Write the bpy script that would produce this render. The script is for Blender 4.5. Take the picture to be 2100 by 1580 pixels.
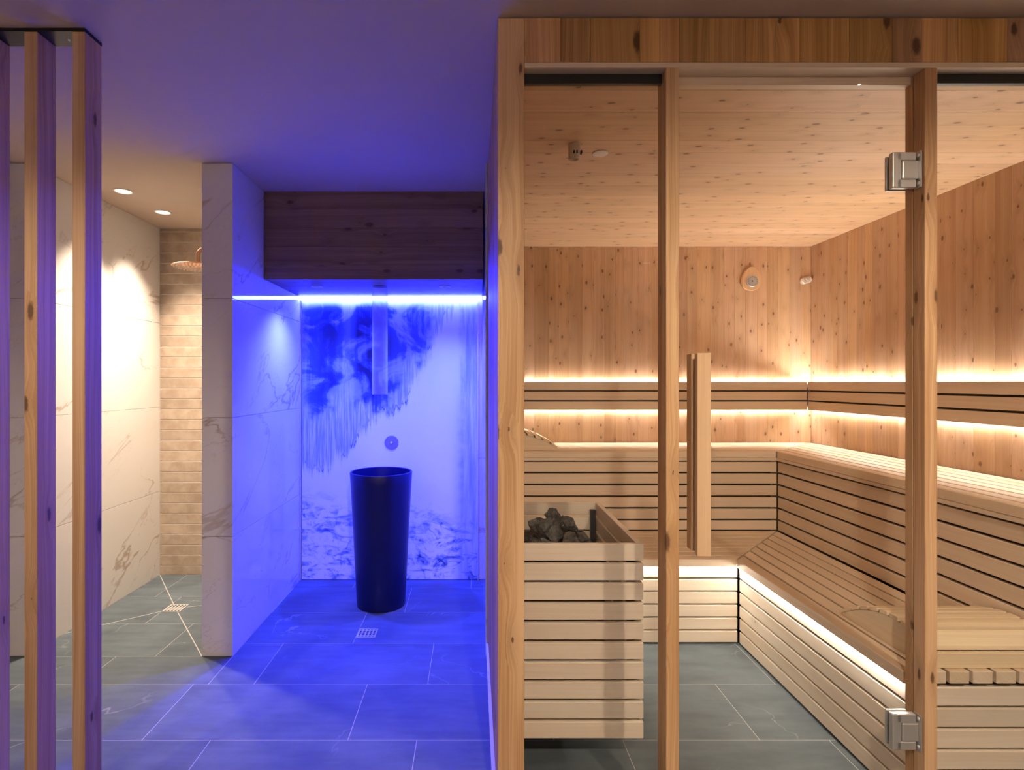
import bpy, bmesh, math, random
from mathutils import Vector, Matrix

random.seed(7)
for o in list(bpy.data.objects):
    bpy.data.objects.remove(o, do_unlink=True)
scene = bpy.context.scene
COL = scene.collection

# ------------------------------------------------------------------ camera
FPX, CAMZ = 1140.0, 1.388
cam_d = bpy.data.cameras.new('camera')
cam_d.sensor_fit = 'HORIZONTAL'
cam_d.sensor_width = 36.0
cam_d.lens = 36.0 * FPX / 2100.0
cam_d.shift_x = (1050 - 972) / 2100.0
cam_d.shift_y = -5 / 2100.0
cam_d.clip_start = 0.02
cam = bpy.data.objects.new('camera', cam_d)
cam.location = (0, 0, CAMZ)
cam.rotation_euler = (math.pi / 2, 0, 0)
COL.objects.link(cam)
scene.camera = cam

# ------------------------------------------------------------------ world, exposure
world = bpy.data.worlds.new('world')
scene.world = world
world.use_nodes = True
world.node_tree.nodes['Background'].inputs[0].default_value = (0.9, 0.75, 0.6, 1)
world.node_tree.nodes['Background'].inputs[1].default_value = 0.02
vs = scene.view_settings
vs.view_transform = 'Standard'
vs.look = 'None'
vs.exposure = 0.0
vs.gamma = 1.0
vs.use_curve_mapping = False
scene.cycles.use_denoising = True
scene.cycles.max_bounces = 7
scene.cycles.diffuse_bounces = 4
scene.cycles.glossy_bounces = 2
scene.cycles.use_adaptive_sampling = True
scene.cycles.adaptive_threshold = 0.06
scene.cycles.adaptive_min_samples = 16
scene.cycles.time_limit = 900
scene.cycles.use_auto_tile = False
scene.cycles.transparent_max_bounces = 16
scene.cycles.caustics_reflective = False
scene.cycles.caustics_refractive = False
scene.cycles.sample_clamp_indirect = 6.0

# light levels (tuned here, used by the lamp builders below)
WARM = (1.0, 0.82, 0.62)
SHOWER = (1.0, 0.82, 0.64)
LEDW = (1.0, 0.91, 0.79)
BLUE = (0.013, 0.019, 1.0)
BLUESPOT = (0.032, 0.046, 1.0)
P_LOBBY = 95.0
P_FILL = 150.0  # added lamps that bounce fill light off the rear wall
P_SHOWER = 235.0
E_BACKREST = 150.0
E_RIGHTTOP = 270.0
E_BACKTOP = 128.0
E_BENCH = 84.0
E_BLUE = 440.0
P_BLUESPOT = 390.0

# ------------------------------------------------------------------ node helpers
class NT:
    def __init__(self, name):
        self.m = bpy.data.materials.new(name)
        self.m.use_nodes = True
        self.t = self.m.node_tree
        self.t.nodes.clear()
        self.out = self.t.nodes.new('ShaderNodeOutputMaterial')
    def n(self, typ, **kw):
        nd = self.t.nodes.new(typ)
        for k, v in kw.items():
            setattr(nd, k, v)
        return nd
    def put(self, sock, v):
        if isinstance(v, bpy.types.NodeSocket):
            self.t.links.new(v, sock)
        elif v is not None:
            if sock.type == 'RGBA' and len(v) == 3:
                v = (*v, 1)
            sock.default_value = v
    def math(self, op, a, b=None, c=None, clamp=False):
        nd = self.n('ShaderNodeMath', operation=op, use_clamp=clamp)
        for i, v in enumerate((a, b, c)):
            if v is not None:
                self.put(nd.inputs[i], v)
        return nd.outputs[0]
    def vec(self, x, y, z=0.0):
        nd = self.n('ShaderNodeCombineXYZ')
        for i, v in enumerate((x, y, z)):
            self.put(nd.inputs[i], v)
        return nd.outputs[0]
    def sep(self, v):
        nd = self.n('ShaderNodeSeparateXYZ')
        self.put(nd.inputs[0], v)
        return nd.outputs
    def noise(self, v, scale=1.0, detail=2.0, rough=0.5, dist=0.0):
        nd = self.n('ShaderNodeTexNoise')
        self.put(nd.inputs['Vector'], v)
        nd.inputs['Scale'].default_value = scale
        nd.inputs['Detail'].default_value = detail
        nd.inputs['Roughness'].default_value = rough
        nd.inputs['Distortion'].default_value = dist
        return nd.outputs[0]
    def smooth(self, v, lo, hi, a=0.0, b=1.0):
        nd = self.n('ShaderNodeMapRange', interpolation_type='SMOOTHSTEP')
        self.put(nd.inputs['Value'], v)
        for k, q in (('From Min', lo), ('From Max', hi), ('To Min', a), ('To Max', b)):
            self.put(nd.inputs[k], q)
        return nd.outputs[0]
    def mix(self, f, a, b, mode='MIX'):
        nd = self.n('ShaderNodeMix', data_type='RGBA', blend_type=mode)
        self.put(nd.inputs[0], f)
        self.put(nd.inputs[6], a)
        self.put(nd.inputs[7], b)
        return nd.outputs[2]
    def obj(self):
        return self.n('ShaderNodeTexCoord').outputs['Object']
    def rnd(self):
        return self.n('ShaderNodeObjectInfo').outputs['Random']
    def bump(self, h, strength=0.2, dist=0.002):
        nd = self.n('ShaderNodeBump')
        nd.inputs['Strength'].default_value = strength
        nd.inputs['Distance'].default_value = dist
        self.put(nd.inputs['Height'], h)
        return nd.outputs[0]
    def pbr(self, col, rough=0.5, metal=0.0, spec=0.5, normal=None, coat=0.0):
        p = self.n('ShaderNodeBsdfPrincipled')
        self.put(p.inputs['Base Color'], col)
        self.put(p.inputs['Roughness'], rough)
        self.put(p.inputs['Metallic'], metal)
        p.inputs['Specular IOR Level'].default_value = spec
        p.inputs['Coat Weight'].default_value = coat
        if normal is not None:
            self.put(p.inputs['Normal'], normal)
        self.t.links.new(p.outputs[0], self.out.inputs[0])
        return self.m

def wood(name, light, dark, axis, knots=0.0, var=0.25, rough=0.5, ring=42.0, knotcol=(0.10, 0.045, 0.022), soft=0.22, spec=0.3, kl=6.0, ka=9.0, krad=0.10):
    T = NT(name)
    s = T.sep(T.obj())
    ix = {'x': (0, 1, 2), 'y': (1, 0, 2), 'z': (2, 0, 1)}[axis]
    l, a, b = (s[i] for i in ix)
    r = T.rnd()
    off = T.math('MULTIPLY', r, 53.0)
    l = T.math('ADD', l, off)
    a = T.math('MULTIPLY_ADD', r, 91.0, a)
    ab = T.math('ADD', a, b)
    warp = T.noise(T.vec(T.math('MULTIPLY', l, 1.3), T.math('MULTIPLY', ab, 5.0), 0), 1.0, 2.0)
    warp = T.math('MULTIPLY', T.math('SUBTRACT', warp, 0.5), 0.045)
    kmask = None
    st = T.math('ADD', ab, warp)
    if knots > 0:
        vo = T.n('ShaderNodeTexVoronoi', voronoi_dimensions='2D', feature='F1')
        jit = T.noise(T.vec(T.math('MULTIPLY', l, 90.0), T.math('MULTIPLY', ab, 90.0), 0), 1.0, 2.0)
        T.put(vo.inputs['Vector'], T.vec(T.math('MULTIPLY', l, kl), T.math('MULTIPLY', ab, ka), 0))
        vo.inputs['Scale'].default_value = 1.0
        cs = T.n('ShaderNodeSeparateColor')
        T.put(cs.inputs[0], vo.outputs['Color'])
        sel = T.math('GREATER_THAN', cs.outputs[0], 1.0 - knots)
        d = T.math('MULTIPLY_ADD', T.math('SUBTRACT', jit, 0.5), 0.07, vo.outputs['Distance'])
        rad = T.math('MULTIPLY_ADD', cs.outputs[1], krad, 0.012)
        kmask = T.math('MULTIPLY', T.smooth(T.math('DIVIDE', d, rad), 0.55, 1.25, 1.0, 0.0), sel)
        halo = T.math('MULTIPLY', T.smooth(d, 0.0, 0.42, 1.0, 0.0), sel)
        st = T.math('MULTIPLY_ADD', halo, 0.02, st)
    g1 = T.noise(T.vec(T.math('MULTIPLY', l, 0.55), T.math('MULTIPLY', st, ring), 0), 1.0, 3.0, 0.6)
    g2 = T.noise(T.vec(T.math('MULTIPLY', l, 1.6), T.math('MULTIPLY', st, ring * 5.5), 0), 1.0, 2.0, 0.6)
    big = T.noise(T.vec(T.math('MULTIPLY', l, 0.9), T.math('MULTIPLY', ab, 7.0), 3.3), 1.0, 1.0)
    f = T.math('ADD', T.math('MULTIPLY', g1, 0.6), T.math('MULTIPLY', g2, 0.4))
    f = T.math('MULTIPLY_ADD', T.math('SUBTRACT', big, 0.5), 0.5, f)
    f = T.smooth(f, 0.5 - soft, 0.5 + soft)
    col = T.mix(f, dark, light)
    hsv = T.n('ShaderNodeHueSaturation')
    T.put(hsv.inputs['Color'], col)
    r2 = T.math('FRACT', T.math('MULTIPLY', r, 17.37))
    T.put(hsv.inputs['Value'], T.math('MULTIPLY_ADD', T.math('SUBTRACT', r2, 0.5), var, 1.0))
    r3 = T.math('FRACT', T.math('MULTIPLY', r, 71.13))
    T.put(hsv.inputs['Hue'], T.math('MULTIPLY_ADD', T.math('SUBTRACT', r3, 0.5), var * 0.04, 0.5))
    T.put(hsv.inputs['Saturation'], T.math('MULTIPLY_ADD', T.math('SUBTRACT', r3, 0.5), var * 0.5, 1.0))
    col = hsv.outputs[0]
    if kmask is not None:
        col = T.mix(T.math('MULTIPLY', halo, 0.22), col, tuple(c * 0.55 for c in dark))
        col = T.mix(T.math('MULTIPLY', kmask, 0.85), col, knotcol)
    return T.pbr(col, rough, 0, spec)

def plain(name, col, rough=0.5, metal=0.0, spec=0.5, grain=0.0):
    T = NT(name)
    c = col
    if grain:
        nz = T.noise(T.obj(), 6.0, 4.0, 0.6)
        c = T.mix(nz, tuple(x * (1 - grain) for x in col), tuple(min(1, x * (1 + grain)) for x in col))
    return T.pbr(c, rough, metal, spec)

def emit(name, col, strength):
    T = NT(name)
    e = T.n('ShaderNodeEmission')
    T.put(e.inputs[0], col)
    e.inputs[1].default_value = strength
    T.t.links.new(e.outputs[0], T.out.inputs[0])
    return T.m

def marble(name, base, vein, rough=0.05):
    T = NT(name)
    r = T.rnd()
    v = T.n('ShaderNodeVectorMath', operation='ADD')
    T.put(v.inputs[0], T.obj())
    T.put(v.inputs[1], T.vec(T.math('MULTIPLY', r, 31.0), T.math('MULTIPLY', r, 17.0), T.math('MULTIPLY', r, 7.0)))
    s = T.sep(v.outputs[0])
    h = T.math('ADD', s[0], s[1])
    p = T.math('MULTIPLY_ADD', h, -0.55, s[2])
    q = T.math('MULTIPLY_ADD', s[2], 0.55, h)
    vv = T.vec(T.math('MULTIPLY', p, 2.0), T.math('MULTIPLY', q, 0.75), 0)
    n1 = T.noise(vv, 1.0, 7.0, 0.55, 0.6)
    n2 = T.noise(vv, 2.3, 7.0, 0.6, 0.4)
    mk = T.smooth(T.noise(vv, 1.4, 2.0), 0.40, 0.66)
    w = T.math('MULTIPLY_ADD', mk, 0.016, 0.003)
    v1 = T.math('SUBTRACT', 1.0, T.smooth(T.math('DIVIDE', T.math('ABSOLUTE', T.math('SUBTRACT', n1, 0.5)), w), 0.0, 1.0))
    v1 = T.math('MULTIPLY', v1, T.math('MULTIPLY_ADD', mk, 0.8, 0.12))
    v2 = T.math('SUBTRACT', 1.0, T.smooth(T.math('ABSOLUTE', T.math('SUBTRACT', n2, 0.47)), 0.0, 0.006))
    v2 = T.math('MULTIPLY', v2, T.math('MULTIPLY', mk, 0.45))
    ve = T.math('MAXIMUM', v1, v2)
    cloud = T.noise(vv, 0.9, 3.0)
    b = T.mix(cloud, tuple(c * 0.90 for c in base), base)
    return T.pbr(T.mix(T.math('MULTIPLY', ve, 0.75), b, vein), rough, 0, 0.5)

def slate(name):
    T = NT(name)
    r = T.rnd()
    v = T.n('ShaderNodeVectorMath', operation='ADD')
    T.put(v.inputs[0], T.obj())
    T.put(v.inputs[1], T.vec(T.math('MULTIPLY', r, 31.0), T.math('MULTIPLY', r, 57.0), 0))
    n1 = T.noise(v.outputs[0], 3.0, 6.0, 0.62)
    s = T.sep(v.outputs[0])
    st = T.noise(T.vec(T.math('MULTIPLY', s[0], 3.0), T.math('MULTIPLY', s[1], 14.0), 0), 1.0, 4.0, 0.6)
    n2 = T.noise(v.outputs[0], 1.5, 5.0, 0.5, 0.5)
    vein = T.math('SUBTRACT', 1.0, T.smooth(T.math('ABSOLUTE', T.math('SUBTRACT', n2, 0.5)), 0.0, 0.004))
    vein = T.math('MULTIPLY', vein, T.smooth(T.noise(v.outputs[0], 2.2, 1.0), 0.5, 0.7))
    f = T.smooth(T.math('MULTIPLY_ADD', st, 0.4, T.math('MULTIPLY', n1, 0.6)), 0.3, 0.7)
    c = T.mix(f, (0.066, 0.082, 0.094), (0.122, 0.145, 0.160))
    c = T.mix(T.math('MULTIPLY', vein, 0.35), c, (0.5, 0.48, 0.45))
    return T.pbr(c, T.smooth(n1, 0.3, 0.7, 0.55, 0.72), 0, 0.18)

def glass_mat(name, tint=(1, 1, 1), ior=1.45, rough=0.0, k=1.0):
    T = NT(name)
    lw = T.n('ShaderNodeLayerWeight')
    lw.inputs[0].default_value = 0.5
    f0 = ((ior - 1) / (ior + 1)) ** 2
    sch = T.math('MULTIPLY_ADD', T.math('POWER', lw.outputs['Facing'], 5.0), 1.0 - f0, f0)
    tr = T.n('ShaderNodeBsdfTransparent')
    T.put(tr.inputs[0], tint)
    gl = T.n('ShaderNodeBsdfGlossy')
    gl.inputs['Roughness'].default_value = rough
    mx = T.n('ShaderNodeMixShader')
    T.put(mx.inputs[0], T.math('MULTIPLY', sch, k, clamp=True))
    T.t.links.new(tr.outputs[0], mx.inputs[1])
    T.t.links.new(gl.outputs[0], mx.inputs[2])
    T.t.links.new(mx.outputs[0], T.out.inputs[0])
    return T.m

# ------------------------------------------------------------------ materials
PINE_L, PINE_D = (0.67, 0.455, 0.295), (0.51, 0.305, 0.175)
M = {}
for ax in 'xyz':
    M['post_' + ax] = wood('post_wood_' + ax, (0.68, 0.44, 0.25), (0.46, 0.25, 0.115), ax, 0.55, 0.12, ring=55, soft=0.18, kl=3.5, ka=11.0, krad=0.10)
    M['bench_' + ax] = wood('bench_wood_' + ax, (0.75, 0.61, 0.465), (0.66, 0.505, 0.36), ax, 0.0, 0.13, 0.45)
    M['guard_' + ax] = wood('guard_wood_' + ax, (0.77, 0.67, 0.56), (0.69, 0.565, 0.44), ax, 0.06, 0.16, 0.45, ring=30)
M['wall'] = wood('sauna_wall_wood', PINE_L, PINE_D, 'z', 0.9, 0.22, 0.5, ring=34, soft=0.26, kl=6.5, ka=11.0, krad=0.085, knotcol=(0.17, 0.075, 0.04))
M['ceil'] = wood('sauna_ceiling_wood', (0.72, 0.50, 0.325), (0.58, 0.365, 0.215), 'x', 0.8, 0.16, 0.5, ring=34, soft=0.3, kl=6.5, ka=12.0, krad=0.095, knotcol=(0.24, 0.12, 0.07))
M['header'] = wood('header_wood', (0.64, 0.37, 0.175), (0.33, 0.16, 0.065), 'z', 0.5, 0.5, 0.5, ring=40, soft=0.24, kl=4.0, ka=8.0, krad=0.16, knotcol=(0.07, 0.03, 0.015))
M['bulk'] = wood('bulkhead_wood', (0.26, 0.165, 0.11), (0.15, 0.085, 0.05), 'x', 0.7, 0.22, 0.5, ring=34, soft=0.28, kl=5.0, ka=9.0, krad=0.13, knotcol=(0.07, 0.03, 0.02))
M['rest'] = wood('headrest_wood', (0.82, 0.68, 0.49), (0.72, 0.55, 0.36), 'x', 0.25, 0.10, 0.5, kl=4, ka=10)
M['rest_y'] = wood('headrest_wood_y', (0.82, 0.68, 0.49), (0.72, 0.55, 0.36), 'y', 0.25, 0.10, 0.5, kl=4, ka=10)
M['dark_fill'] = plain('dark_fill_wood', (0.055, 0.035, 0.024), 0.8, grain=0.2)  # dark filler; inside the benches it stands in for shade in slat gaps
M['marble'] = marble('white_marble', (0.80, 0.765, 0.72), (0.36, 0.235, 0.15))
M['slate'] = slate('slate_tile')
M['grout'] = plain('pale_grout', (0.60, 0.55, 0.50), 0.85, grain=0.1)
M['joint'] = plain('floor_joint', (0.40, 0.38, 0.36), 0.85, grain=0.1)
M['plaster'] = plain('ceiling_plaster', (0.62, 0.49, 0.385), 0.9, spec=0.2, grain=0.04)
M['lobby'] = plain('lobby_plaster', (0.74, 0.67, 0.60), 0.9, spec=0.2, grain=0.05)
M['black'] = plain('black_metal', (0.012, 0.011, 0.011), 0.45)
M['steel'] = plain('brushed_steel', (0.66, 0.64, 0.62), 0.42, 0.75)
M['chrome'] = plain('polished_steel', (0.80, 0.79, 0.78), 0.30, 0.55)
M['copper'] = plain('brushed_copper', (0.72, 0.43, 0.27), 0.28, 1.0)
M['white'] = plain('white_plastic', (0.80, 0.74, 0.66), 0.5)
M['cream'] = plain('cream_plastic', (0.55, 0.44, 0.32), 0.55)
M['hole'] = plain('dark_hole', (0.01, 0.01, 0.01), 0.9)
M['glass'] = glass_mat('clear_glass', (0.985, 0.99, 0.985), 1.45, 0.0, 0.45)
T = NT('acrylic_tube')
_lw = T.n('ShaderNodeLayerWeight'); _lw.inputs[0].default_value = 0.5
_fac = T.math('MULTIPLY_ADD', T.math('POWER', _lw.outputs['Facing'], 3.0), 0.45, 0.10)
_tr = T.n('ShaderNodeBsdfTransparent'); _tr.inputs[0].default_value = (0.97, 0.98, 1, 1)
_p = T.n('ShaderNodeBsdfPrincipled')
_p.inputs['Base Color'].default_value = (0.85, 0.87, 0.9, 1); _p.inputs['Roughness'].default_value = 0.08
_mx = T.n('ShaderNodeMixShader')
T.put(_mx.inputs[0], _fac)
T.t.links.new(_tr.outputs[0], _mx.inputs[1]); T.t.links.new(_p.outputs[0], _mx.inputs[2]); T.t.links.new(_mx.outputs[0], T.out.inputs[0])
M['tube'] = T.m
M['basin'] = plain('dark_navy_glazed_ceramic', (0.004, 0.006, 0.060), 0.32, 0, 0.35)
M['handle'] = wood('handle_wood', (0.70, 0.48, 0.29), (0.58, 0.37, 0.20), 'z', 0.0, 0.1)
M['valve'] = plain('satin_steel_plate', (0.22, 0.22, 0.24), 0.5, 0.4)
M['thermo'] = wood('thermometer_wood', (0.74, 0.50, 0.30), (0.62, 0.38, 0.20), 'z', 0.0, 0.0)
M['led_warm'] = emit('warm_led', LEDW, E_BACKREST)
M['led_right'] = emit('warm_led_right', LEDW, E_RIGHTTOP)
M['led_back'] = emit('warm_led_back', LEDW, E_BACKTOP)
M['led_bench'] = emit('warm_led_bench', LEDW, E_BENCH)
M['led_blue'] = emit('blue_led', BLUE, E_BLUE)
M['lens_warm'] = emit('warm_lens', (1.0, 0.86, 0.68), 5.0)
M['lens_blue'] = emit('blue_lens', BLUESPOT, 2.0)
T = NT('shower_wall_tile')
_r = T.rnd()
_v = T.n('ShaderNodeVectorMath', operation='ADD')
T.put(_v.inputs[0], T.obj())
T.put(_v.inputs[1], T.vec(T.math('MULTIPLY', _r, 41.0), 0, T.math('MULTIPLY', _r, 13.0)))
_n = T.noise(_v.outputs[0], 9.0, 5.0, 0.65)
_c = T.mix(T.smooth(_n, 0.3, 0.7), (0.34, 0.25, 0.18), (0.47, 0.37, 0.28))
_h = T.n('ShaderNodeHueSaturation')
T.put(_h.inputs['Color'], _c)
T.put(_h.inputs['Value'], T.math('MULTIPLY_ADD', T.math('SUBTRACT', _r, 0.5), 0.22, 1.0))
M['walltile'] = T.pbr(_h.outputs[0], 0.35, 0, 0.5, T.bump(_n, 0.15, 0.003))
T = NT('stove_stone')
_n = T.noise(T.obj(), 45.0, 6.0, 0.7)
M['stone'] = T.pbr(T.mix(T.smooth(_n, 0.3, 0.7), (0.035, 0.032, 0.03), (0.17, 0.155, 0.145)), 0.85, 0, 0.3, T.bump(_n, 0.8, 0.006))

# printed ice-cave picture on the alcove's back panel (local x across 0..W, local z up 0..H)
MUW, MUH = 1.262, 1.966
T = NT('ice_cave_print')
s = T.sep(T.obj())
u = T.math('DIVIDE', s[0], MUW)
v = T.math('SUBTRACT', 1.0, T.math('DIVIDE', s[2], MUH))
uv = T.vec(u, T.math('MULTIPLY', v, 1.57), 0)
def curve(node_in, pts):
    c = T.n('ShaderNodeFloatCurve')
    cv = c.mapping.curves[0]
    while len(cv.points) > 2:
        cv.points.remove(cv.points[1])
    cv.points[0].location = pts[0]
    cv.points[-1].location = pts[-1]
    for p in pts[1:-1]:
        cv.points.new(*p)
    c.mapping.update()
    T.put(c.inputs['Value'], node_in)
    return c.outputs[0]
streak = T.noise(T.vec(T.math('MULTIPLY', u, 34.0), T.math('MULTIPLY', v, 3.0), 0), 1.0, 4.0, 0.65)
fine = T.noise(T.vec(T.math('MULTIPLY', u, 90.0), T.math('MULTIPLY', v, 7.0), 0), 1.0, 3.0, 0.6)
blob = T.noise(uv, 6.0, 5.0, 0.55, 0.8)
turb = T.noise(uv, 13.0, 7.0, 0.65, 1.2)
wob = T.noise(uv, 9.0, 5.0, 0.6)
sm = lambda x, k: T.math('MULTIPLY', T.math('SUBTRACT', x, 0.5), k)
edge1 = curve(u, [(0, 0.40), (0.10, 0.40), (0.22, 0.36), (0.36, 0.36), (0.46, 0.37), (0.54, 0.34), (0.60, 0.27), (0.68, 0.20), (0.75, 0.11), (0.80, 0.0), (1, 0.0)])
d1 = T.math('ADD', T.math('SUBTRACT', edge1, v), T.math('ADD', sm(streak, 0.20), sm(wob, 0.14)))
m1 = T.smooth(d1, -0.08, 0.07)                       # dark hanging ice, upper left
deep = curve(u, [(0, 0.45), (0.08, 0.75), (0.18, 0.95), (0.27, 0.55), (0.33, 1.0), (0.40, 1.0), (0.47, 0.95), (0.56, 0.65), (0.66, 0.75), (0.74, 0.45), (0.82, 0.1), (1, 0.0)])
lobe = T.smooth(T.math('ADD', blob, sm(streak, 0.25)), 0.42, 0.62)
m1 = T.math('MULTIPLY', m1, T.math('MULTIPLY', deep, T.math('MULTIPLY_ADD', lobe, -0.55, 1.0)))
edge2 = curve(u, [(0, 0.62), (0.12, 0.62), (0.25, 0.56), (0.34, 0.48), (0.45, 0.42), (0.56, 0.40), (0.64, 0.30), (0.74, 0.16), (0.84, 0.05), (1, 0.0)])
d2 = T.math('ADD', T.math('SUBTRACT', edge2, v), T.math('ADD', sm(streak, 0.16), sm(fine, 0.08)))
m2 = T.smooth(d2, -0.01, 0.05)                       # pale icicle fringe
m2v = T.math('MULTIPLY', m2, T.math('MULTIPLY_ADD', T.smooth(fine, 0.35, 0.65), 0.26, 0.13))
line = T.math('SUBTRACT', 1.0, T.smooth(T.math('ABSOLUTE', T.math('SUBTRACT', d2, 0.02)), 0.0, 0.012))
m2v = T.math('MAXIMUM', m2v, T.math('MULTIPLY', line, T.smooth(wob, 0.45, 0.62, 0.0, 0.6)))
colm = T.math('MULTIPLY', T.smooth(T.math('ADD', u, sm(wob, 0.10)), 0.87, 0.93), T.smooth(streak, 0.3, 0.65, 0.0, 0.32))
wedge = curve(u, [(0, 0.66), (0.2, 0.69), (0.45, 0.72), (0.6, 0.69), (0.75, 0.72), (0.9, 0.76), (1, 0.72)])
dw = T.math('SUBTRACT', T.math('ADD', v, sm(wob, 0.05)), wedge)
mw = T.smooth(dw, -0.02, 0.12)
rip = T.noise(T.vec(T.math('MULTIPLY', u, 9.0), T.math('MULTIPLY', v, 34.0), 0), 1.0, 6.0, 0.62, 1.0)
rv = T.math('ADD', T.math('MULTIPLY', T.smooth(rip, 0.46, 0.70), 0.55), T.math('MULTIPLY', T.smooth(turb, 0.50, 0.72), 0.55))
mwv = T.math('MULTIPLY', mw, rv)
halo2 = T.smooth(v, 0.0, 0.045, 0.0, 1.0)
tot = T.math('MAXIMUM', T.math('MAXIMUM', m1, m2v), T.math('MAXIMUM', colm, mwv))
tot = T.math('MULTIPLY', tot, T.math('MULTIPLY_ADD', halo2, 0.8, 0.2), clamp=True)
colr = T.n('ShaderNodeValToRGB')
cr = colr.color_ramp
cr.elements[0].position, cr.elements[0].color = 0.0, (0.78, 0.82, 0.86, 1)
cr.elements[1].position, cr.elements[1].color = 1.0, (0.004, 0.012, 0.06, 1)
e = cr.elements.new(0.30); e.color = (0.36, 0.44, 0.58, 1)
e = cr.elements.new(0.60); e.color = (0.05, 0.10, 0.25, 1)
T.put(colr.inputs[0], tot)
M['mural'] = T.pbr(colr.outputs[0], 0.35, 0, 0.3)

# ------------------------------------------------------------------ object helpers
def tag(o, label=None, cat=None, group=None, kind=None):
    if label: o['label'] = label
    if cat: o['category'] = cat
    if group: o['group'] = group
    if kind: o['kind'] = kind
    return o

def link(o, parent, loc):
    COL.objects.link(o)
    if parent is not None:
        o.parent = parent
        w = Vector((0, 0, 0))
        p = parent
        while p is not None:
            w += p.location
            p = p.parent
        o.location = Vector(loc) - w
    else:
        o.location = loc
    return o

def empty(name, loc, label=None, cat=None, group=None, kind=None):
    o = bpy.data.objects.new(name, None)
    o.empty_display_size = 0.1
    COL.objects.link(o)
    o.location = loc
    return tag(o, label, cat, group, kind)

def mesh_obj(name, bm, mat, parent=None, loc=(0, 0, 0), smooth=False):
    me = bpy.data.meshes.new(name)
    bmesh.ops.recalc_face_normals(bm, faces=bm.faces)
    bm.to_mesh(me)
    bm.free()
    me.materials.append(mat)
    if smooth:
        for p in me.polygons:
            p.use_smooth = True
        me.set_sharp_from_angle(angle=math.radians(35))
    return link(bpy.data.objects.new(name, me), parent, loc)

_cache = {}
def box(name, x0, x1, y0, y1, z0, z1, mat, parent=None, bev=0.0, seg=1):
    key = (round(x1 - x0, 4), round(y1 - y0, 4), round(z1 - z0, 4), round(bev, 4), seg, mat.name)
    me = _cache.get(key)
    if me is None:
        bm = bmesh.new()
        bmesh.ops.create_cube(bm, size=1.0, matrix=Matrix.Diagonal((x1 - x0, y1 - y0, z1 - z0, 1)))
        if bev:
            bmesh.ops.bevel(bm, geom=bm.edges[:], offset=bev, segments=seg, profile=0.5, affect='EDGES')
        me = bpy.data.meshes.new(name)
        bm.to_mesh(me)
        bm.free()
        me.materials.append(mat)
        _cache[key] = me
    return link(bpy.data.objects.new(name, me), parent, ((x0 + x1) / 2, (y0 + y1) / 2, (z0 + z1) / 2))

def prism(name, pts, z0, z1, mat, parent=None, bev=0.0):
    """polygon in XY extruded in Z"""
    cx = sum(p[0] for p in pts) / len(pts); cy = sum(p[1] for p in pts) / len(pts); cz = (z0 + z1) / 2
    bm = bmesh.new()
    vs_ = [bm.verts.new((x - cx, y - cy, z0 - cz)) for x, y in pts]
    f = bm.faces.new(vs_)
    r = bmesh.ops.extrude_face_region(bm, geom=[f])
    bmesh.ops.translate(bm, vec=(0, 0, z1 - z0), verts=[g for g in r['geom'] if isinstance(g, bmesh.types.BMVert)])
    if bev:
        bmesh.ops.bevel(bm, geom=bm.edges[:], offset=bev, segments=1, affect='EDGES')
    return mesh_obj(name, bm, mat, parent, (cx, cy, cz))

def lathe(name, prof, mat, parent, loc, seg=48, axis='z', smooth=True):
    """prof: list of (r, h); revolved about local z (or -y)"""
    bm = bmesh.new()
    rings = []
    for r, h in prof:
        if r < 1e-6:
            rings.append([bm.verts.new((0, 0, h))])
        else:
            rings.append([bm.verts.new((r * math.cos(2 * math.pi * k / seg), r * math.sin(2 * math.pi * k / seg), h)) for k in range(seg)])
    for A, B in zip(rings, rings[1:]):
        for k in range(seg):
            q = (k + 1) % seg
            if len(A) == 1 and len(B) > 1:
                bm.faces.new((A[0], B[k], B[q]))
            elif len(B) == 1 and len(A) > 1:
                bm.faces.new((A[k], B[0], A[q]))
            elif len(A) > 1:
                bm.faces.new((A[k], B[k], B[q], A[q]))
    if axis == 'y':       # local +h points towards -y (to the viewer)
        bmesh.ops.rotate(bm, cent=(0, 0, 0), matrix=Matrix.Rotation(math.pi / 2, 3, 'X'), verts=bm.verts)
    return mesh_obj(name, bm, mat, parent, loc, smooth)

def tube(name, pts, r, mat, parent, seg=14):
    bm = bmesh.new()
    P = [Vector(p) for p in pts]
    o = P[0].copy()
    rings = []
    up = Vector((0, 1, 0))
    for i, p in enumerate(P):
        d = (P[min(i + 1, len(P) - 1)] - P[max(i - 1, 0)]).normalized()
        a = d.cross(up).normalized(); b = a.cross(d)
        rings.append([bm.verts.new(p - o + (a * math.cos(2 * math.pi * k / seg) + b * math.sin(2 * math.pi * k / seg)) * r) for k in range(seg)])
    for A, B in zip(rings, rings[1:]):
        for k in range(seg):
            bm.faces.new((A[k], B[k], B[(k + 1) % seg], A[(k + 1) % seg]))
    bm.faces.new(rings[0]); bm.faces.new(rings[-1])
    return mesh_obj(name, bm, mat, parent, o, True)

def spot(name, loc, target, power, col, cone, blend, parent=None, size=0.03):
    d = bpy.data.lights.new(name, 'SPOT')
    d.energy = power
    d.color = col
    d.spot_size = math.radians(cone)
    d.spot_blend = blend
    d.shadow_soft_size = size
    o = bpy.data.objects.new(name, d)
    link(o, parent, loc)
    o.rotation_euler = (Vector(target) - Vector(loc)).to_track_quat('-Z', 'Y').to_euler()
    return o

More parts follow.
